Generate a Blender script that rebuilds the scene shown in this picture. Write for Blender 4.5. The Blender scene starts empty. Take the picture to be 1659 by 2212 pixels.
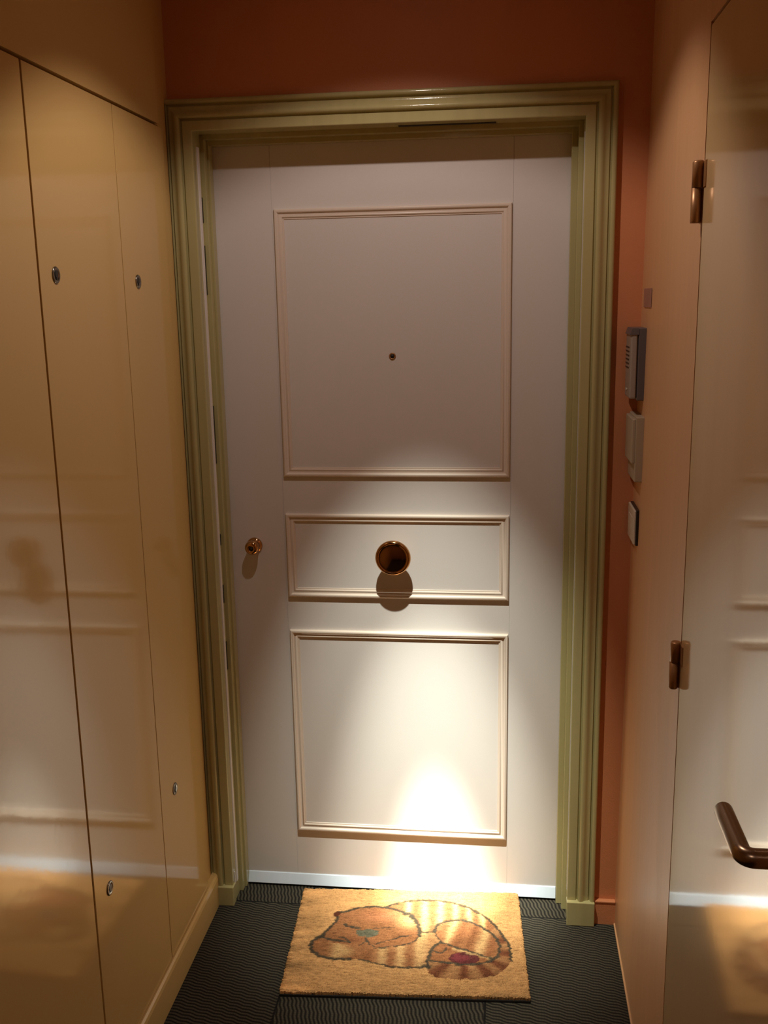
import bpy, bmesh, math, random
import numpy as np
from mathutils import Vector, Matrix

S = bpy.context.scene
COL = S.collection

# ------------------------------------------------------------------ camera
F_PX, CAM = 2134.09, Vector((0.73382, -2.53732, 1.66510))
YAW, PITCH, ROLL = -0.123006, -0.213427, -0.017908
f = Vector((math.sin(YAW)*math.cos(PITCH), math.cos(YAW)*math.cos(PITCH), math.sin(PITCH)))
r0 = Vector((math.cos(YAW), -math.sin(YAW), 0)); u0 = r0.cross(f)
r = math.cos(ROLL)*r0 + math.sin(ROLL)*u0
u = -math.sin(ROLL)*r0 + math.cos(ROLL)*u0
cd = bpy.data.cameras.new('camera'); cam = bpy.data.objects.new('camera', cd); COL.objects.link(cam)
M = Matrix((r, u, -f)).transposed().to_4x4(); M.translation = CAM
cam.matrix_world = M
cd.sensor_fit = 'VERTICAL'; cd.sensor_height = 36.0; cd.lens = F_PX/2212*36.0; cd.clip_start = 0.01
S.camera = cam

# ------------------------------------------------------------------ view, world
S.view_settings.view_transform = 'Standard'; S.view_settings.look = 'None'
S.view_settings.gamma = 1.0; S.view_settings.exposure = 0.0
S.view_settings.use_curve_mapping = False
w = bpy.data.worlds.new('world'); S.world = w; w.use_nodes = True
w.node_tree.nodes['Background'].inputs[0].default_value = (0.9, 0.6, 0.4, 1)
w.node_tree.nodes['Background'].inputs[1].default_value = 0.0

# ------------------------------------------------------------------ lights: recessed ceiling spot by the door, plus an added rear fill
LCOL = (1.0, 0.79, 0.62)
LX, LY, LZ = 0.49, -0.76, 2.5
def spot(name, loc, aim, power, size_deg, blend, radius, color):
    l = bpy.data.lights.new(name, 'SPOT'); l.energy = power; l.color = color
    l.spot_size = math.radians(size_deg); l.spot_blend = blend; l.shadow_soft_size = radius
    o = bpy.data.objects.new(name, l); COL.objects.link(o)
    o.location = loc
    o.rotation_euler = (Vector(aim)-Vector(loc)).to_track_quat('-Z', 'Y').to_euler()
    return o
SPILL, BEAM = (1.0, 0.84, 0.75), (0.96, 0.98, 0.84)
spot('spot_spill', (LX, LY, 2.485), (LX, LY+0.40, 0), 16, 112, 0.33, 0.014, SPILL)
spot('spot_beam', (LX, LY, 2.484), (0.56, 0.0, 0.0), 225, 32, 1.0, 0.014, BEAM)
spot('spot_core', (LX, LY, 2.483), (0.57, 0.0, 0.0), 560, 18, 1.0, 0.014, BEAM)
spot('spot_hot', (LX, LY, 2.482), (0.56, -0.05, 0.0), 1500, 9, 1.0, 0.014, BEAM)
spot('rear_fill_spot', (0.49, -2.9, 2.485), (0.49, -2.9, 0), 9, 120, 0.5, 0.02, SPILL)  # unseen spot behind the camera, added to fill the hallway with light

# ------------------------------------------------------------------ materials
def nt(name):
    m = bpy.data.materials.new(name); m.use_nodes = True
    n = m.node_tree; b = n.nodes['Principled BSDF']
    return m, n, b
def noise_node(n, scale, detail=3, vec=None, rough=0.5):
    t = n.nodes.new('ShaderNodeTexNoise'); t.inputs['Scale'].default_value = scale
    t.inputs['Detail'].default_value = detail; t.inputs['Roughness'].default_value = rough
    if vec is None:
        tc = n.nodes.new('ShaderNodeTexCoord'); vec = tc.outputs['Object']
    n.links.new(vec, t.inputs['Vector'])
    return t
def mapped(n, scale):
    tc = n.nodes.new('ShaderNodeTexCoord'); mp = n.nodes.new('ShaderNodeMapping')
    mp.inputs['Scale'].default_value = scale
    n.links.new(tc.outputs['Object'], mp.inputs['Vector'])
    return mp.outputs['Vector']
def mixcol(n, fac, c1, c2):
    mx = n.nodes.new('ShaderNodeMix'); mx.data_type = 'RGBA'
    mx.inputs[6].default_value = (*c1, 1); mx.inputs[7].default_value = (*c2, 1)
    n.links.new(fac, mx.inputs[0])
    return mx.outputs[2]
def paint(name, c, rough=0.4, var=0.06, nscale=(3, 3, 3), bump=0.0, bscale=200, metal=0.0, spec=0.5, coat=0.0, bdist=0.001):
    m, n, b = nt(name)
    v = mapped(n, nscale); t = noise_node(n, 1.0, 4, v)
    c1 = tuple(max(0, x*(1-var)) for x in c); c2 = tuple(min(1, x*(1+var)) for x in c)
    n.links.new(mixcol(n, t.outputs['Fac'], c1, c2), b.inputs['Base Color'])
    b.inputs['Roughness'].default_value = rough; b.inputs['Metallic'].default_value = metal
    b.inputs['Specular IOR Level'].default_value = spec
    b.inputs['Coat Weight'].default_value = coat; b.inputs['Coat Roughness'].default_value = 0.08
    if bump:
        t2 = noise_node(n, bscale, 3); bp = n.nodes.new('ShaderNodeBump')
        bp.inputs['Strength'].default_value = bump; bp.inputs['Distance'].default_value = bdist
        n.links.new(t2.outputs['Fac'], bp.inputs['Height']); n.links.new(bp.outputs['Normal'], b.inputs['Normal'])
    return m
lacquer = paint('cream_lacquer', (0.68, 0.45, 0.175), 0.095, 0.05, (2, 2, 1.5), bump=0.22, bscale=55, bdist=0.0004)
lacquer_r = paint('cream_lacquer_right', (0.66, 0.44, 0.22), 0.085, 0.05, (2, 14, 0.8), bump=0.12, bscale=60, bdist=0.0004)
salmon = paint('salmon_wall_paint', (0.62, 0.235, 0.10), 0.5, 0.10, (8, 8, 2), bump=0.35, bscale=260)
panel_r = paint('brushed_peach_panel', (0.68, 0.38, 0.19), 0.36, 0.09, (10, 40, 1.2), bump=0.2, bscale=120)
olive = paint('olive_gloss_paint', (0.46, 0.405, 0.190), 0.13, 0.12, (45, 45, 2.5), bump=0.30, bscale=55)
doorwhite = paint('door_white_paint', (0.70, 0.655, 0.63), 0.42, 0.03, (6, 6, 4), bump=0.12, bscale=380)
moldpaint = paint('moulding_paint', (0.73, 0.62, 0.53), 0.36, 0.03)
dark = paint('dark_void', (0.02, 0.016, 0.013), 0.6)
brass = paint('polished_brass', (0.56, 0.30, 0.13), 0.10, 0.05, metal=1.0)
brass_d = paint('aged_brass', (0.40, 0.20, 0.08), 0.38, 0.15, (60, 60, 60), metal=0.45)
bronze = paint('satin_bronze', (0.33, 0.225, 0.145), 0.27, 0.05, metal=1.0)
chrome = paint('lock_nickel', (0.30, 0.28, 0.25), 0.25, 0.05, metal=1.0)
strip_m = paint('brushed_aluminium', (0.74, 0.84, 0.98), 0.45, 0.04, (90, 3, 3), metal=0.45)
plastic_w = paint('white_plastic', (0.66, 0.58, 0.47), 0.35)
plastic_b = paint('beige_plastic', (0.42, 0.34, 0.24), 0.45)
plastic_g = paint('grey_plastic', (0.33, 0.27, 0.225), 0.4)
plastic_d = paint('dark_grey_plastic', (0.115, 0.095, 0.10), 0.4)
black = paint('black_plastic', (0.015, 0.013, 0.012), 0.4)
seal_m = paint('pale_weather_seal', (0.80, 0.74, 0.72), 0.35)
ceilm = paint('ceiling_paint', (0.72, 0.48, 0.30), 0.8)
rearm = paint('rear_wall_paint', (0.42, 0.22, 0.10), 0.7)

def mat_label():
    m, n, b = nt('mauve_label_plastic')
    b.inputs['Base Color'].default_value = (0.42, 0.24, 0.20, 1); b.inputs['Roughness'].default_value = 0.25
    b.inputs['Alpha'].default_value = 0.75
    return m
labelm = mat_label()
def mat_emit():
    m, n, b = nt('lamp_glow')
    b.inputs['Base Color'].default_value = (0.9, 0.9, 0.9, 1)
    b.inputs['Emission Color'].default_value = (*LCOL, 1); b.inputs['Emission Strength'].default_value = 40
    return m
glow = mat_emit()

def mat_carpet():
    m, n, b = nt('ribbed_charcoal_carpet')
    L = n.links
    def mth(op, a, b_=None):
        x = n.nodes.new('ShaderNodeMath'); x.operation = op
        for i, v in enumerate((a, b_)):
            if v is None: continue
            if isinstance(v, (int, float)): x.inputs[i].default_value = v
            else: L.new(v, x.inputs[i])
        return x.outputs[0]
    tc = n.nodes.new('ShaderNodeTexCoord'); sp = n.nodes.new('ShaderNodeSeparateXYZ')
    L.new(tc.outputs['Object'], sp.inputs[0])
    X, Y = sp.outputs['X'], sp.outputs['Y']
    # quarter-turned carpet tiles half a metre square
    i = mth('FLOOR', mth('DIVIDE', mth('SUBTRACT', X, 0.2), 0.5)); j = mth('FLOOR', mth('DIVIDE', mth('ADD', Y, 0.1), 0.5))
    par = mth('FLOORED_MODULO', mth('ADD', i, j), 2.0)          # 0: ribs along x
    inv = mth('SUBTRACT', 1.0, par)
    a = mth('ADD', mth('MULTIPLY', X, inv), mth('MULTIPLY', Y, par))   # along the rib
    c = mth('ADD', mth('MULTIPLY', Y, inv), mth('MULTIPLY', X, par))   # across the ribs
    nz = noise_node(n, 9.0, 2); nzf = mth('MULTIPLY', mth('SUBTRACT', nz.outputs['Fac'], 0.5), 0.02)
    aw = mth('ADD', a, nzf)
    zig = mth('MULTIPLY', mth('PINGPONG', aw, 0.0175), 0.17)
    zz = mth('ADD', mth('ADD', c, zig), mth('MULTIPLY', aw, 0.26))
    ph = mth('MULTIPLY', zz, 2*math.pi/0.0100)
    rib = mth('ADD', mth('MULTIPLY', mth('SINE', ph), 0.5), 0.5)
    st = mth('ADD', mth('MULTIPLY', mth('SINE', mth('MULTIPLY', aw, 2*math.pi/0.007)), 0.5), 0.5)
    k = mth('MULTIPLY', rib, mth('ADD', 0.8, mth('MULTIPLY', st, 0.2)))
    fine = noise_node(n, 420, 2)
    k2 = mth('MULTIPLY', k, mth('ADD', 0.6, mth('MULTIPLY', fine.outputs['Fac'], 0.8)))
    col = mixcol(n, k2, (0.0075, 0.006, 0.005), (0.085, 0.073, 0.050))
    # thin butt joints between tiles
    fx = mth('PINGPONG', mth('SUBTRACT', X, 0.2), 0.25); fy = mth('PINGPONG', mth('ADD', Y, 0.1), 0.25)
    ex = mth('FRACT', mth('DIVIDE', mth('SUBTRACT', X, 0.2), 0.5)); ey = mth('FRACT', mth('DIVIDE', mth('ADD', Y, 0.1), 0.5))
    near = mth('MINIMUM', mth('MINIMUM', ex, mth('SUBTRACT', 1.0, ex)), mth('MINIMUM', ey, mth('SUBTRACT', 1.0, ey)))
    jn = mth('LESS_THAN', near, 0.005)
    mx = n.nodes.new('ShaderNodeMix'); mx.data_type = 'RGBA'
    L.new(jn, mx.inputs[0]); L.new(col, mx.inputs[6]); mx.inputs[7].default_value = (0.008, 0.007, 0.006, 1)
    L.new(mx.outputs[2], b.inputs['Base Color'])
    b.inputs['Roughness'].default_value = 0.85; b.inputs['Specular IOR Level'].default_value = 0.2
    bp = n.nodes.new('ShaderNodeBump'); bp.inputs['Strength'].default_value = 1.0; bp.inputs['Distance'].default_value = 0.002
    L.new(k2, bp.inputs['Height']); L.new(bp.outputs['Normal'], b.inputs['Normal'])
    return m
carpet = mat_carpet()

# ------------------------------------------------------------------ mesh helpers
class MB:
    def __init__(s): s.v = []; s.f = []; s.sm = []
    def quadset(s, vs, fs, smooth=False):
        o = len(s.v); s.v += [tuple(x) for x in vs]
        for q in fs: s.f.append([o+i for i in q]); s.sm.append(smooth)
    def box(s, x0, x1, y0, y1, z0, z1):
        vs = [(x, y, z) for x in (x0, x1) for y in (y0, y1) for z in (z0, z1)]
        s.quadset(vs, [(0, 1, 3, 2), (4, 6, 7, 5), (0, 4, 5, 1), (2, 3, 7, 6), (0, 2, 6, 4), (1, 5, 7, 3)])
        return s
    def hexa(s, p):     # p: 8 points bottom loop (4) then top loop (4)
        s.quadset(p, [(0, 3, 2, 1), (4, 5, 6, 7), (0, 1, 5, 4), (1, 2, 6, 5), (2, 3, 7, 6), (3, 0, 4, 7)])
        return s
    def rbox(s, x0, x1, y0, y1, z0, z1, r=0.003, seg=3):   # bevelled box
        bm = bmesh.new(); bmesh.ops.create_cube(bm, size=1)
        for v in bm.verts:
            v.co = Vector(((x0+x1)/2+v.co.x*(x1-x0), (y0+y1)/2+v.co.y*(y1-y0), (z0+z1)/2+v.co.z*(z1-z0)))
        bmesh.ops.bevel(bm, geom=list(bm.edges), offset=r, segments=seg, affect='EDGES', profile=0.5)
        bm.verts.index_update()
        s.quadset([v.co[:] for v in bm.verts], [[v.index for v in f_.verts] for f_ in bm.faces], False)
        bm.free(); return s
    def rings(s, rings, smooth=True, cap0=True, cap1=True):
        n = len(rings[0]); o = len(s.v)
        for R_ in rings: s.v += [tuple(p) for p in R_]
        for a in range(len(rings)-1):
            for i in range(n):
                j = (i+1) % n
                s.f.append([o+a*n+i, o+a*n+j, o+(a+1)*n+j, o+(a+1)*n+i]); s.sm.append(smooth)
        if cap0: s.f.append([o+i for i in range(n)][::-1]); s.sm.append(False)
        if cap1: s.f.append([o+(len(rings)-1)*n+i for i in range(n)]); s.sm.append(False)
        return s
    def lathe(s, c, axis, prof, n=48, smooth=True, sx=1.0, sy=1.0):   # prof: (distance along axis, radius)
        a = Vector(axis).normalized(); up = Vector((0, 0, 1)) if abs(a.z) < .9 else Vector((0, 1, 0))
        e1 = a.cross(up).normalized(); e2 = a.cross(e1)
        c = Vector(c)
        rr = [[c+a*h+e1*(rad*sx*math.cos(2*math.pi*i/n))+e2*(rad*sy*math.sin(2*math.pi*i/n)) for i in range(n)] for h, rad in prof]
        return s.rings(rr, smooth)
    def tube(s, path, rad, n=24, rads=None):
        P = [Vector(p) for p in path]; rr = []
        t0 = (P[1]-P[0]).normalized(); e1 = t0.cross(Vector((0.1, 0.2, 1))).normalized()
        for i, p in enumerate(P):
            t = ((P[min(i+1, len(P)-1)]-P[max(i-1, 0)])).normalized()
            e1 = (e1-t*e1.dot(t)).normalized(); e2 = t.cross(e1)
            q = rads[i] if rads else rad
            rr.append([p+e1*q*math.cos(2*math.pi*k/n)+e2*q*math.sin(2*math.pi*k/n) for k in range(n)])
        return s.rings(rr)
    def build(s, name, mat, parent=None):
        me = bpy.data.meshes.new(name); me.from_pydata(s.v, [], s.f); me.validate()
        if len(me.polygons) == len(s.sm): me.polygons.foreach_set('use_smooth', s.sm)
        bm = bmesh.new(); bm.from_mesh(me); bmesh.ops.recalc_face_normals(bm, faces=bm.faces); bm.to_mesh(me); bm.free()
        me.materials.append(mat)
        o = bpy.data.objects.new(name, me); COL.objects.link(o)
        if parent:
            o.parent = parent; o.matrix_parent_inverse = Matrix.Translation(parent_loc(parent)).inverted()
        return o
def parent_loc(p):
    l = Vector(p.location)
    while p.parent: l = l; p = p.parent; break
    return Vector((0, 0, 0)) if l.length == 0 else l
def smooth_by_angle(o, deg):
    o.data.polygons.foreach_set('use_smooth', [True]*len(o.data.polygons))
    o.data.set_sharp_from_angle(angle=math.radians(deg))
def empty(name, loc=(0, 0, 0)):
    o = bpy.data.objects.new(name, None); COL.objects.link(o); o.location = loc; o.empty_display_size = 0.05
    return o
def tag(o, label, cat=None, kind=None, group=None):
    o['label'] = label
    if cat: o['category'] = cat
    if kind: o['kind'] = kind
    if group: o['group'] = group
    return o

# ------------------------------------------------------------------ room shell
XL, XR = -0.062, 1.041
YB, YR, ZC = -0.10, -3.8, 2.5
def xr(y, z):          # the right-hand panel is slightly out of plumb at the corner
    return XR + 0.008*z*max(0, (y+0.866)/0.766)
tag(MB().box(-0.3, 1.3, YR-0.1, 0.2, -0.05, 0.0).build('floor', carpet), 'dark ribbed zigzag carpet tiles covering the hallway floor', 'floor', 'structure')
tag(MB().box(-0.3, 1.3, YR-0.1, 0.2, ZC, ZC+0.06).build('ceiling', ceilm), 'plain warm ceiling above the hallway', 'ceiling', 'structure')
b = MB()
b.box(-0.3, 1.3, YB, 0.16, 2.085, ZC); b.box(0.945, 1.3, YB, 0.16, 0, 2.085); b.box(-0.3, -0.04, YB, 0.16, 0, 2.085)
tag(b.build('wall_back', salmon), 'salmon orange wall around the front door', 'wall', 'structure')
tag(MB().box(-0.3, 1.3, YR-0.1, YR, 0, ZC).build('wall_rear', rearm), 'far end wall of the hallway behind the viewer', 'wall', 'structure')
b = MB()
b.box(-0.25, -0.105, YR, YB, 0, ZC); b.box(-0.105, XL, YR, -0.205, 2.066, ZC)
b.box(-0.105, -0.0725, -0.178, YB, 0.0, ZC); b.box(-0.105, -0.0725, -0.203, -0.178, 2.066, ZC)
b.box(-0.105, XL, YR, -2.46, 0.095, 2.064)
tag(b.build('wall_left', lacquer), 'cream lacquered panelling above and beside the cupboard doors', 'wall', 'structure')
# right wall: fixed panel by the corner, header above the inner door, far part
b = MB()
yb_, yn = YB, -0.866
b.hexa([(xr(yb_, 0), yb_, 0), (1.2, yb_, 0), (1.2, yn, 0), (XR, yn, 0),
        (xr(yb_, ZC), yb_, ZC), (1.2, yb_, ZC), (1.2, yn, ZC), (XR, yn, ZC)])
b.box(XR, 1.2, -1.676, -0.8665, 2.066, ZC); b.box(XR, 1.2, YR, -1.676, 0, ZC); b.box(1.09, 1.2, -1.676, -0.8665, 0, 2.066)
tag(b.build('wall_right', panel_r), 'peach coloured brushed panel wall between the corner and the inner door', 'wall', 'structure')

# baseboards
b = MB()
prof = [(-0.10, 0), (-0.052, 0), (-0.052, 0.080), (-0.0545, 0.088), (-0.059, 0.092), (-0.10, 0.092)]
vs = [(x, YR, z) for x, z in prof]+[(x, YB, z) for x, z in prof]
n_ = len(prof); b.quadset(vs, [(i, (i+1) % n_, n_+(i+1) % n_, n_+i) for i in range(n_)]+[tuple(range(n_))[::-1], tuple(range(n_, 2*n_))])
tag(b.build('baseboard_left', lacquer), 'cream baseboard running under the cupboard doors', 'baseboard', 'structure')
b = MB(); b.box(0.985, 1.0415, -0.113, YB, 0, 0.066); b.rbox(0.985, 1.0415, -0.115, YB, 0.064, 0.070, 0.002, 2)
tag(b.build('baseboard_back', salmon), 'short salmon baseboard between the door frame and right corner', 'baseboard', 'structure')
b = MB().rbox(1.0375, 1.045, -0.866, -0.114, 0.0, 0.007, 0.002, 2)
tag(b.build('baseboard_right', panel_r), 'low peach skirting bead along the right panel', 'baseboard', 'structure')

# ------------------------------------------------------------------ door frame (trim_1)
XI0, XI1, ZI = -0.012, 0.913, 2.062
def arc(cx_, cy_, rx, ry, a0, a1, n):
    return [(cx_+rx*math.cos(math.radians(a0+(a1-a0)*i/n)), cy_-ry*math.sin(math.radians(a0+(a1-a0)*i/n))) for i in range(n+1)]
cas = [(0, -0.10), (0, -0.1135)]+arc(0.0025, -0.1135, 0.0025, 0.0025, 180, 90, 4)+[(0.022, -0.116), (0.0240, -0.1125), (0.0258, -0.1112), (0.0272, -0.1112)] \
    + arc(0.0345, -0.1165, 0.0065, 0.0070, 190, 70, 12)+ [(0.0395, -0.1222), (0.0420, -0.1203), (0.0450, -0.1176), (0.0485, -0.1156), (0.0520, -0.1147), (0.0548, -0.1145), (0.0558, -0.1105), (0.0588, -0.1105)] \
    + arc(0.0662, -0.1155, 0.0062, 0.0060, 180, 0, 14)+[(0.0725, -0.10)]
fr = empty('trim_1', (0.45, -0.11, 0)); tag(fr, 'olive green painted door frame with moulded casing around the front door', 'door frame', 'structure')
def casing_strip(side):
    b = MB(); vs = []; zb = {'L': 0.056, 'R': 0.068}
    for (uu, y) in cas:
        if side == 'L': x = max(XI0-uu, -0.0722); vs += [(x, y, zb['L']), (x, y, ZI+uu)]
        elif side == 'R': x = XI1+uu; vs += [(x, y, zb['R']), (x, y, ZI+uu)]
        else: vs += [(max(XI0-uu, -0.0722), y, ZI+uu), (XI1+uu, y, ZI+uu)]
    m_ = len(cas)
    b.quadset(vs, [(2*i, 2*i+1, 2*i+3, 2*i+2) for i in range(m_-1)])
    o = b.build('casing', olive, fr); smooth_by_angle(o, 32); return o
for s_ in 'LRT': casing_strip(s_)
b = MB(); b.rbox(-0.0722, -0.009, -0.128, -0.099, 0, 0.058, 0.002, 2); b.build('plinth_block', olive, fr)
b = MB(); b.rbox(0.912, 0.9855, -0.128, -0.099, 0, 0.070, 0.002, 2); b.build('plinth_block', olive, fr)
# jamb lining with two stop steps
b = MB()
b.box(-0.040, XI0, -0.101, 0.05, 0, ZI); b.box(XI1, 0.946, -0.101, 0.05, 0, ZI); b.box(-0.040, 0.946, -0.101, 0.05, ZI, 2.086)
b.build('jamb', olive, fr)
b = MB()
b.rbox(XI0-0.001, -0.002, -0.052, 0.0, 0, ZI, 0.0015, 2); b.rbox(0.902, XI1+0.001, -0.056, 0.0, 0, ZI, 0.0015, 2)
b.box(-0.0035, 0.9035, -0.0555, 0.0, 2.051, ZI+0.001)
b.build('stop_bead', olive, fr)
b = MB()
b.rbox(-0.003, 0.0035, -0.030, -0.0005, 0, 2.052, 0.0015, 2); b.rbox(0.888, 0.903, -0.030, -0.0005, 0, 2.052, 0.0015, 2)
b.box(0.0020, 0.8895, -0.0295, -0.0005, 2.040, 2.052)
b.build('stop_bead', olive, fr)
# pale seals and dark keep slots in the left jamb, one slot in the head
b = MB(); b.box(-0.0125, -0.0095, -0.084, -0.070, 0.05, 2.03); b.box(-0.0125, -0.0098, -0.100, -0.096, 0.05, 0.09)
tag(b.build('weather_seal', seal_m, fr), 'pale strip let into the frame')
b = MB()
for z0, z1 in ((1.855, 1.915), (1.68, 1.80), (1.25, 1.40), (1.03, 1.06), (0.87, 0.92), (0.68, 0.76)):
    b.box(-0.0122, -0.0108, -0.0665, -0.0555, z0, z1)
b.box(0.48, 0.71, -0.078, -0.064, 2.0605, 2.0625)
tag(b.build('keep_slot', black, fr), 'dark slot in the frame')
b = MB(); b.box(0.9122, 0.9135, -0.100, -0.096, 0.09, 2.03)
b.build('weather_seal', seal_m, fr)

# ------------------------------------------------------------------ front door (door_1)
d1 = empty('door_1', (0.447, 0.02, 0)); tag(d1, 'white panelled front door with central brass knob and metal strip at its foot', 'door', 'structure')
b = MB(); g = 0.0006
b.box(-0.010, 0.149-g, 0.0, 0.04, 0.006, 2.052); b.box(0.149+g, 0.7525-g, 0.0, 0.04, 0.006, 2.052); b.box(0.7525+g, 0.905, 0.0, 0.04, 0.006, 2.052)
b.box(-0.005, 0.90, 0.0012, 0.045, 0.01, 2.05)
b.build('door_leaf', doorwhite, d1)
mold = [(0, 0), (0, 0.0060), (0.0010, 0.0078), (0.0035, 0.0092), (0.0062, 0.0090), (0.0085, 0.0076), (0.0095, 0.0062), (0.0105, 0.0040),
        (0.0125, 0.0032), (0.0155, 0.0034), (0.0170, 0.0046), (0.0188, 0.0050), (0.0205, 0.0042), (0.0212, 0.0022), (0.0245, 0.0020), (0.0250, 0)]
def ring(x0, x1, z0, z1):
    b = MB(); vs = []
    for uu, h in mold:
        vs += [(x0+uu, -h, z0+uu), (x1-uu, -h, z0+uu), (x1-uu, -h, z1-uu), (x0+uu, -h, z1-uu)]
    fs = []
    for i in range(len(mold)-1):
        for k in range(4):
            fs.append((4*i+k, 4*i+(k+1) % 4, 4*i+4+(k+1) % 4, 4*i+4+k))
    b.quadset(vs, fs); o = b.build('panel_moulding', moldpaint, d1); smooth_by_angle(o, 35); return o
ring(0.155, 0.749, 1.206, 1.887); ring(0.155, 0.749, 0.874, 1.105); ring(0.155, 0.749, 0.174, 0.779)
b = MB(); pr = [(0.0005, 0.006), (-0.0165, 0.006), (-0.0175, 0.0075), (-0.0030, 0.0325), (-0.0018, 0.0340), (0.0005, 0.0340)]
vs = [(x, y, z) for x in (0.004, 0.8875) for y, z in pr]
b.quadset(vs, [(i, (i+1) % 6, 6+(i+1) % 6, 6+i) for i in range(6)]+[tuple(range(6)), tuple(range(6, 12))[::-1]])
tag(b.build('kick_strip', strip_m, d1), 'bright brushed metal strip at the door foot')
b = MB()
b.lathe((0.449, 0, 1.519), (0, -1, 0), [(0, 0.0088), (0.0018, 0.0088), (0.003, 0.0078), (0.003, 0.0058), (0.0012, 0.0052), (0.0012, 0.0001)], 32)
ph = b.build('peephole', brass_d, d1)
MB().lathe((0.449, -0.0005, 1.519), (0, -1, 0), [(0, 0.0054), (0.0014, 0.0052), (0.0026, 0.0036), (0.003, 0.0001)], 24).build('lens', black, ph)
# centre knob
kc = (0.4475, 0, 0.998)
b = MB()
b.lathe(kc, (0, -1, 0), [(0, 0.026), (0.004, 0.026), (0.006, 0.022), (0.010, 0.017), (0.022, 0.015), (0.030, 0.020), (0.034, 0.034), (0.038, 0.0425),
                         (0.042, 0.0460), (0.046, 0.0470), (0.050, 0.0466), (0.0535, 0.0448), (0.0555, 0.0425), (0.0560, 0.0405), (0.0548, 0.0388), (0.0538, 0.0375),
                         (0.0540, 0.034), (0.0552, 0.026), (0.0566, 0.015), (0.0570, 0.006), (0.0571, 0.0001)], 72)
tag(b.build('door_knob', brass, d1), 'large round polished brass knob')
# small knob with a dark keyhole, left side
b = MB(); sc = (0.0655, 0, 1.016)
b.lathe(sc, (0, -1, 0), [(0, 0.0215), (0.003, 0.0215), (0.005, 0.018), (0.008, 0.0155), (0.016, 0.0165), (0.026, 0.0195), (0.032, 0.0195), (0.038, 0.0165), (0.041, 0.012), (0.042, 0.007), (0.040, 0.0064), (0.030, 0.0062), (0.030, 0.0001)], 48)
sk = b.build('door_knob', brass, d1); tag(sk, 'small brass knob near the left edge')
MB().lathe((sc[0], -0.0300, sc[2]), (0, -1, 0), [(0, 0.0060), (0.0105, 0.0060), (0.0112, 0.0001)], 24).build('keyhole', black, sk)

# ------------------------------------------------------------------ fitted cupboard on the left
cb = empty('fitted_cupboard', (-0.08, -0.9, 0))
tag(cb, 'tall glossy cream fitted cupboard with flush doors along the left wall', 'cupboard')
MB().box(-0.104, -0.090, -2.458, -0.180, 0.094, 2.062).build('carcass', lacquer, cb)
def cup_door(y0, y1, locks):
    b = MB(); b.rbox(-0.089, XL, y0, y1, 0.0945, 2.0595, 0.0008, 2)
    d = b.build('cupboard_door', lacquer, cb)
    for (y, z) in locks:
        l = MB().lathe((XL, y, z), (1, 0, 0), [(0, 0.0150), (0.0012, 0.0150), (0.0024, 0.0138), (0.0026, 0.0105), (0.0014, 0.0092), (0.0014, 0.0001)], 40).build('lock', chrome, d)
        k = MB(); k.lathe((XL+0.001, y, z+0.002), (1, 0, 0), [(0, 0.0062), (0.0012, 0.0062), (0.0014, 0.0001)], 24)
        k.box(XL+0.001, XL+0.0022, y-0.0018, y+0.0018, z-0.0085, z)
        k.v = [tuple(v) for v in k.v]
        # sub-part colour: dark key slot, merged into the lock's own mesh as a second material
        o2 = l.data; base = len(o2.vertices)
        bm = bmesh.new(); bm.from_mesh(o2)
        nv = [bm.verts.new(v) for v in k.v]
        o2.materials.append(black)
        for q in k.f:
            fc = bm.faces.new([nv[i_] for i_ in q]); fc.material_index = 1
        bmesh.ops.recalc_face_normals(bm, faces=bm.faces); bm.to_mesh(o2); bm.free()
    return d
cup_door(-0.4825, -0.1795, [(-0.403, 1.709), (-0.389, 0.496)])
cup_door(-0.8710, -0.4860, [(-0.809, 1.715), (-0.801, 0.491)])
cup_door(-1.2650, -0.8780, [])
cup_door(-1.6575, -1.2680, [])
cup_door(-2.0550, -1.6605, [])
cup_door(-2.4560, -2.0580, [])

# ------------------------------------------------------------------ inner door on the right (door_2)
d2 = empty('door_2', (1.06, -1.27, 0)); tag(d2, 'glossy cream flush door in the right wall with lever handle', 'door', 'structure')
MB().rbox(XR, 1.080, -1.672, -0.8715, 0.006, 2.0605, 0.001, 2).build('door_leaf', lacquer_r, d2)
def hinge(z0, z1, pin=True):
    zm = (z0+z1)/2+0.006
    b = MB(); yc = -0.8625
    b.lathe((XR-0.0080, yc, zm+0.0006), (0, 0, 1), [(0, 0.0092), (z1-zm-0.003, 0.0092), (z1-zm, 0.0072)], 24)
    b.rbox(XR-0.0016, XR+0.001, -0.8895, yc, zm, z1-0.001, 0.0005, 1)
    b.lathe((XR-0.0095, yc, z0), (0, 0, 1), [(0, 0.0072), (0.002, 0.0080), (zm-z0, 0.0080)], 24)
    b.rbox(XR-0.0016, XR+0.001, yc, yc+0.012, z0, zm, 0.0005, 1)
    b.build('hinge', brass_d, d2)
hinge(1.772, 1.866); hinge(0.988, 1.073)
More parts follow.
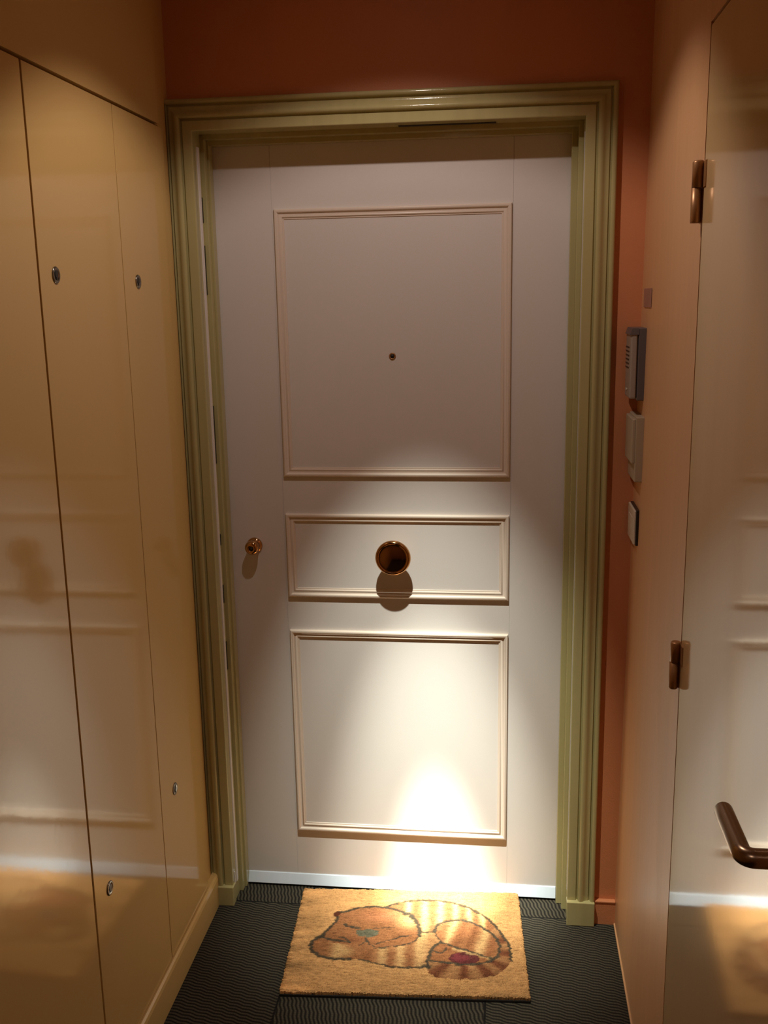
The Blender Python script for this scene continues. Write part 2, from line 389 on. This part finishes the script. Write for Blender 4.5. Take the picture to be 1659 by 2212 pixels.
# lever handle
b = MB(); yh, zh, xe = -1.572, 1.089, 0.985
path = [(XR, yh, zh)]; rb = 0.012
path += [(xe+0.03, yh, zh), (xe+rb, yh, zh)]
for k in range(1, 9):
    a = math.pi/2*k/8; path.append((xe+rb-rb*math.sin(a), yh+rb-rb*math.cos(a), zh))
path += [(xe, yh+0.045, zh), (xe, yh+0.075, zh), (xe, -1.475, zh)]
rads = [0.0105]*len(path)
for k in range(1, 6):
    a = math.pi/2*k/5; path.append((xe, -1.475+0.008*math.sin(a), zh)); rads.append(max(0.0003, 0.0105*math.cos(a)))
b.tube(path, 0.0105, 28, rads)
h_ = b.build('lever_handle', bronze, d2)
MB().lathe((XR, yh, zh), (-1, 0, 0), [(0, 0.026), (0.006, 0.026), (0.009, 0.023), (0.009, 0.0105)], 40).build('rose', bronze, h_)

# ------------------------------------------------------------------ devices on the right wall by the corner
# intercom handset
ic = empty('intercom_handset', (1.052, -0.16, 1.42)); tag(ic, 'grey intercom handset with slotted face, upper device in the right corner', 'intercom')
y0, y1 = -0.205, -0.108
MB().rbox(1.0365, 1.0545, y0, y1, 1.423, 1.588, 0.002, 2).build('base', plastic_d, ic)
b = MB()
b.rbox(1.020, 1.0345, y0+0.001, y1-0.004, 1.427, 1.576, 0.004, 3)
hs = b.build('handset', plastic_g, ic)
b = MB(); b.box(1.0340, 1.0370, y0+0.004, y1-0.004, 1.430, 1.575); b.build('handset_rest', black, ic)
b = MB(); b.hexa([(1.017, y0-0.001, 1.573), (1.037, y0-0.001, 1.573), (1.037, y1-0.003, 1.573), (1.017, y1-0.003, 1.573),
                  (1.022, y0, 1.588), (1.037, y0, 1.588), (1.037, y1-0.003, 1.588), (1.022, y1-0.003, 1.588)])
b.build('top_cap', plastic_d, ic)
b = MB()
for k in range(6):
    z = 1.543-0.0093*k; b.box(1.0193, 1.0215, y0+0.03, y1-0.006, z-0.0017, z+0.0017)
b.build('speaker_slot', black, hs)
b = MB(); pts = []
for k in range(13):
    a = math.pi*(1+k/12); pts.append((1.0195, -0.150+0.008*math.cos(a), 1.448+0.005*math.sin(a)))
b.tube(pts, 0.0009, 8); b.build('emblem', plastic_w, hs)
# junction / chime box
jb = empty('wall_box', (1.052, -0.17, 1.237)); tag(jb, 'beige plastic wall box with stepped cover below the intercom handset', 'wall box')
MB().rbox(1.034, 1.0535, -0.234, -0.108, 1.237, 1.388, 0.002, 2).build('box_body', plastic_b, jb)
MB().rbox(1.0255, 1.0355, -0.230, -0.112, 1.280, 1.384, 0.003, 3).build('cover', plastic_b, jb)
# light switch
sw = empty('light_switch', (1.05, -0.17, 1.09)); tag(sw, 'white light switch plate with dark edge, lowest device in the right corner', 'switch')
MB().rbox(1.0435, 1.0515, -0.222, -0.108, 1.082, 1.168, 0.002, 2).build('frame', black, sw)
b = MB(); b.rbox(1.0385, 1.0440, -0.219, -0.110, 1.084, 1.166, 0.002, 2)
pl = b.build('plate', plastic_w, sw)
MB().rbox(1.0372, 1.0392, -0.196, -0.132, 1.104, 1.146, 0.0008, 2).build('rocker', plastic_w, pl)
# little mauve label above
o = MB().rbox(1.0515, 1.0535, -0.262, -0.150, 1.634, 1.676, 0.0005, 1).build('wall_label', labelm)
tag(o, 'small faint mauve plastic label above the intercom handset', 'label')

# ------------------------------------------------------------------ recessed downlights (one by the door, the rear one added for fill)
def downlight(x, y, label):
    t = empty('downlight', (x, y, ZC)); tag(t, label, 'ceiling light', None, 'recessed ceiling spots')
    MB().lathe((x, y, ZC), (0, 0, -1), [(0, 0.042), (0.003, 0.042), (0.005, 0.038), (0.004, 0.030), (0.001, 0.029), (0, 0.029)], 40).build('trim_ring', chrome, t)
    MB().lathe((x, y, ZC-0.001), (0, 0, -1), [(0, 0.024), (0.003, 0.023), (0.005, 0.015), (0.0055, 0.0001)], 32).build('bulb', glow, t)
downlight(LX, LY, 'round recessed ceiling spot just inside the front door')
downlight(0.49, -2.9, 'round recessed ceiling spot, unseen and added as fill further back along the hallway')  # fixture added to go with the rear fill

# ------------------------------------------------------------------ doormat with a sleeping cat
CAT = {
'head':[(-227,-3),(-214,28),(-198,59),(-193,82),(-202,102),(-181,103),(-162,115),(-139,127),(-99,133),(-59,128),(-19,112),(6,94),(24,67),(33,33),(32,10),(19,-13),(-3,-30),(-31,-36),(-59,-42),(-86,-47),(-110,-47),(-134,-37),(-162,-34),(-186,-31),(-211,-21)],
'body':[(-227,-3),(-245,-15),(-253,-41),(-242,-69),(-217,-86),(-184,-93),(-147,-91),(-120,-92),(-92,-100),(-54,-115),(-9,-121),(27,-118),(54,-114),(57,-137),(77,-153),(108,-157),(152,-158),(192,-152),(228,-137),(253,-113),(267,-78),(268,-50),(264,-14),(250,22),(233,59),(210,96),(177,127),(138,152),(89,165),(49,168),(9,164),(-31,153),(-69,131),(-98,111),(-132,54),(-181,14)],
'haunch':[(70,27),(75,54),(94,72),(128,81),(166,75),(194,54),(222,30),(237,-1),(240,-37),(235,-66),(221,-81),(186,-60),(150,-44),(117,-31),(89,-16),(80,5)],
'foot':[(89,-16),(73,-29),(62,-54),(56,-86),(99,-95),(144,-102),(185,-99),(221,-81),(186,-60),(150,-44),(117,-31)],
'tail':[(54,-114),(56,-86),(99,-95),(144,-102),(185,-99),(221,-81),(235,-66),(240,-37),(237,-1),(222,32),(233,59),(250,22),(264,-14),(268,-50),(267,-78),(253,-113),(228,-137),(192,-152),(152,-158),(108,-157),(77,-153),(57,-137)],
}
LINES = [  # (points, half width mm)
 (CAT['head'][:10], 4), ([(-59,128),(-40,122),(-10,108)], 5), ([(6,96),(24,67),(33,33),(32,10)], 6), ([(-12,104),(6,100),(12,86)],7),
 (CAT['head'][14:20], 2.2),
 ([(-227,-3),(-245,-15),(-253,-41),(-242,-69),(-217,-86),(-184,-93),(-147,-91)], 5.5),
 ([(-120,-92),(-92,-100),(-54,-115),(-9,-121),(27,-118),(54,-114)], 3.2),
 ([(-69,131),(-31,153),(9,164),(49,168),(89,165),(138,152),(177,127),(210,96),(233,59)], 3.8), ([(233,59),(250,22),(264,-14),(268,-50),(266,-80)], 4.0),
 (CAT['haunch'][:11], 4.2), ([(89,-16),(117,-31),(150,-44),(186,-60),(221,-81)], 3.6), ([(70,27),(80,5),(89,-16)], 2),
 ([(89,-16),(73,-29),(62,-54),(56,-86),(54,-114)], 4.2), ([(56,-90),(99,-95),(144,-104),(185,-100),(221,-81)], 3.8), ([(44,-112),(60,-114)], 7),
 ([(-170,49),(-145,39),(-131,35)], 4), ([(-92,36),(-64,39),(-35,43)], 2), ([(-226,-5),(-204,-16),(-183,-18),(-151,-24)], 4.2),
 ([(-180,-3),(-165,-8),(-154,-17)], 3), ([(-81,-29),(-60,-18),(-33,-7),(-10,6),(9,7)], 2.6), ([(-107,-6),(-107,-21)], 4),
 ([(-107,-21),(-87,-42)], 2), ([(-107,-21),(-125,-35)], 2), ([(69,-51),(81,-59),(97,-53),(101,-39)], 3), ([(33,24),(70,27)], 2.5),
]
def inside(px, py, poly):
    r_ = np.zeros(px.shape, bool); n = len(poly)
    for i in range(n):
        x1, y1 = poly[i]; x2, y2 = poly[(i+1) % n]
        if y1 == y2: continue
        c = ((y1 > py) != (y2 > py)) & (px < (x2-x1)*(py-y1)/(y2-y1)+x1)
        r_ ^= c
    return r_
def dist(px, py, pts):
    # smooth the polyline with Chaikin before measuring
    P = [np.array(p, float) for p in pts]
    for _ in range(2):
        Q = [P[0]]
        for a, c in zip(P[:-1], P[1:]): Q += [a*.75+c*.25, a*.25+c*.75]
        Q.append(P[-1]); P = Q
    d = np.full(px.shape, 1e9)
    for a, c in zip(P[:-1], P[1:]):
        v = c-a; l = max(1e-6, v@v)
        t = np.clip(((px-a[0])*v[0]+(py-a[1])*v[1])/l, 0, 1)
        d = np.minimum(d, np.hypot(px-a[0]-t*v[0], py-a[1]-t*v[1]))
    return d
def blur_noise(rng, shape, k, it=2):
    a = rng.standard_normal(shape)
    for _ in range(it):
        for ax in (0, 1):
            kk = k[ax]
            if kk > 1:
                c = np.cumsum(np.concatenate([np.repeat(np.take(a, [0], ax), kk, ax), a], ax), ax)
                s1 = [slice(None)]*2; s2 = [slice(None)]*2
                s1[ax] = slice(kk, None); s2[ax] = slice(0, -kk)
                a = (c[tuple(s1)]-c[tuple(s2)])/kk
    return a/a.std()
def doormat():
    rng = np.random.default_rng(7)
    W_, H_, T = 608.0, 430.0, 15.0
    st = 1.4; nx, ny = int(W_/st)+1, int(H_/st)+1
    xs = np.linspace(-W_/2, W_/2, nx); ys = np.linspace(-H_/2, H_/2, ny)
    PX, PY = np.meshgrid(xs, ys)
    wob = blur_noise(rng, PX.shape, (3, 9))
    qx = PX+wob*1.6; qy = PY+blur_noise(rng, PX.shape, (3, 5))*1.2
    tan = np.array([0.47, 0.252, 0.100]); brown = np.array([0.185, 0.068, 0.026]); light = np.array([0.56, 0.36, 0.155])
    fur = np.array([0.25, 0.102, 0.040]); dk = np.array([0.105, 0.030, 0.014]); line = np.array([0.050, 0.038, 0.024])
    C = np.tile(tan, (*PX.shape, 1))
    def put(mask, c, a=1.0):
        m_ = (mask*a)[..., None]; C[:] = C*(1-m_)+c*m_
    def sstep(x, a, b_): t = np.clip((x-a)/(b_-a), 0, 1); return t*t*(3-2*t)
    ins = {k: inside(qx, qy, v) for k, v in CAT.items()}
    body = ins['body'] | ins['head'] | ins['haunch'] | ins['tail'] | ins['foot']
    put(body, fur)
    # back stripes, upright bands
    back = ins['body'] & ~ins['head'] & ~ins['haunch'] & ~ins['tail'] & ~ins['foot']
    bands = sum(np.exp(-((qx-c)/w_)**2) for c, w_ in ((-2, 9), (44, 11), (87, 11), (128, 9), (165, 8), (200, 8)))
    put(back & (qy > 20), light, np.clip(bands, 0, 1)*0.85)
    bands = sum(np.exp(-((qx-c)/w_)**2) for c, w_ in ((-63, 13), (-16, 13), (-180, 17), (35, 16)))
    put(back & (qy <= 20), light, np.clip(bands, 0, 1)*0.55)
    put(back & (qy <= 20) & (qy > -75) & (qx > 20), light, 0.2)
    bands = sum(np.exp(-((qx-c)/9.0)**2) for c in (-100, -40, 8))
    put(back & (qy <= -60), brown, np.clip(bands, 0, 1)*0.7)
    # haunch stripes fan out to the right
    hx = qx+(qy-20)*(-0.25)
    bands = sum(np.exp(-((hx-c)/w_)**2) for c, w_ in ((112, 10), (205, 13)))
    put(ins['haunch'], light, np.clip(bands, 0, 1)*0.65)
    bands = sum(np.exp(-((hx-c)/w_)**2) for c, w_ in ((140, 9), (172, 9), (232, 10)))
    put(ins['haunch'], brown, np.clip(bands, 0, 1)*0.75)
    # tail bands follow the curl
    ang = np.degrees(np.arctan2(qy+40, qx-150))
    tb = sum(np.exp(-((ang-c)/w_)**2) for c, w_ in ((-128, 9), (-92, 8), (-60, 9), (-35, 8), (-8, 9), (22, 8)))
    put(ins['tail'], dk, np.clip(tb, 0, 1)*0.85)
    put(ins['tail'], light, np.clip(1-1.5*tb, 0, 1)*0.18)
    put(ins['foot'], brown, 0.4)
    # face: warmer patches, muzzle
    m_ = np.exp(-((qx+70)/60)**2-((qy-88)/22)**2); put(ins['head'], np.array([0.36, 0.14, 0.065]), m_*0.6)
    m_ = np.exp(-((qx-0)/28)**2-((qy-70)/28)**2); put(ins['head'], light, m_*0.6)
    m_ = np.exp(-((qx+150)/45)**2-((qy+12)/16)**2); put(ins['head'], dk, m_*0.45)
    m_ = np.exp(-((qx+160)/20)**2-((qy+62)/16)**2); put(ins['body'] & ~ins['head'], light, m_*0.6)
    # pads
    e = ((qx-147)/38)**2+((qy+79)/25)**2; put((e < 1), np.array([0.085, 0.018, 0.018]), 0.95)
    e = ((qx-138)/22)**2+((qy+76)/15)**2; put((e < 1), np.array([0.15, 0.025, 0.03]), 0.6)
    dd = dist(qx, qy, [(122, -40), (163, -56), (199, -70), (217, -79)]); put(np.ones_like(PX), light*0.8, (1-sstep(dd, 3, 7))*0.6)
    for pts, hw in LINES:
        dd = dist(qx, qy, pts); fade = 0.65+0.30*np.clip(hw/4, 0, 1)
        put(np.ones_like(PX), line, (1-sstep(dd, hw*0.45, hw*1.45))*fade)
    e = ((qx+108)/32)**2+((qy-16)/17)**2
    put(np.ones_like(PX), np.array([0.105, 0.095, 0.060]), 1-sstep(e, 0.8, 1.15))
    e = ((qx+198)/9)**2+((qy-95)/10)**2; put(np.ones_like(PX), dk*0.8, 1-sstep(e, 0.6, 1.2))
    # fibre mottling
    n1 = blur_noise(rng, PX.shape, (2, 7)); n2 = blur_noise(rng, PX.shape, (12, 40)); n3 = rng.standard_normal(PX.shape)
    C *= np.clip(1+0.10*n1+0.09*n2+0.10*n3, 0.45, 1.6)[..., None]
    C = np.clip(C, 0, 1)
    Z = T+0.7*n1+0.5*n3
    edge = np.minimum(np.minimum(PX+W_/2, W_/2-PX), np.minimum(PY+H_/2, H_/2-PY))
    Z -= 2.5*np.clip(1-edge/5, 0, 1)**2
    jx = PX+np.where(edge < 2, rng.standard_normal(PX.shape)*1.0, 0); jy = PY+np.where(edge < 2, rng.standard_normal(PX.shape)*1.0, 0)
    verts = np.stack([jx/1000, jy/1000, Z/1000], -1).reshape(-1, 3)
    idx = np.arange(nx*ny).reshape(ny, nx)
    faces = np.stack([idx[:-1, :-1], idx[:-1, 1:], idx[1:, 1:], idx[1:, :-1]], -1).reshape(-1, 4).tolist()
    rim = list(idx[0, :])+list(idx[1:, -1])+list(idx[-1, :-1][::-1])+list(idx[1:-1, 0][::-1])
    base = len(verts); low = verts[rim].copy(); low[:, 2] = 0.0055
    verts = np.concatenate([verts, low]); nr = len(rim)
    for k in range(nr):
        faces.append([rim[k], base+k, base+(k+1) % nr, rim[(k+1) % nr]])
    faces.append([base+k for k in range(nr)][::-1])
    me = bpy.data.meshes.new('pile'); me.from_pydata(verts.tolist(), [], faces)
    colr = np.ones((len(verts), 4)); colr[:nx*ny, :3] = C.reshape(-1, 3); colr[nx*ny:, :3] = C.reshape(-1, 3)[rim]*0.8
    ca = me.color_attributes.new('print', 'FLOAT_COLOR', 'POINT'); ca.data.foreach_set('color', colr.ravel())
    m, n, b_ = nt('coir_pile')
    at = n.nodes.new('ShaderNodeAttribute'); at.attribute_name = 'print'
    n.links.new(at.outputs['Color'], b_.inputs['Base Color'])
    b_.inputs['Roughness'].default_value = 0.9; b_.inputs['Specular IOR Level'].default_value = 0.15
    me.materials.append(m)
    root = empty('doormat', (0.492, -0.241, 0)); root.rotation_euler = (0, 0, math.radians(3.3))
    tag(root, 'tan coir doormat with a striped sleeping cat printed on it, at the front door', 'doormat')
    p_ = bpy.data.objects.new('pile', me); COL.objects.link(p_); p_.parent = root
    bb = MB(); bb.box(-W_/2000-0.0005, W_/2000+0.0005, -H_/2000-0.0035, H_/2000, 0.0, 0.0060)
    o_ = bb.build('rubber_backing', black); o_.parent = root
doormat()
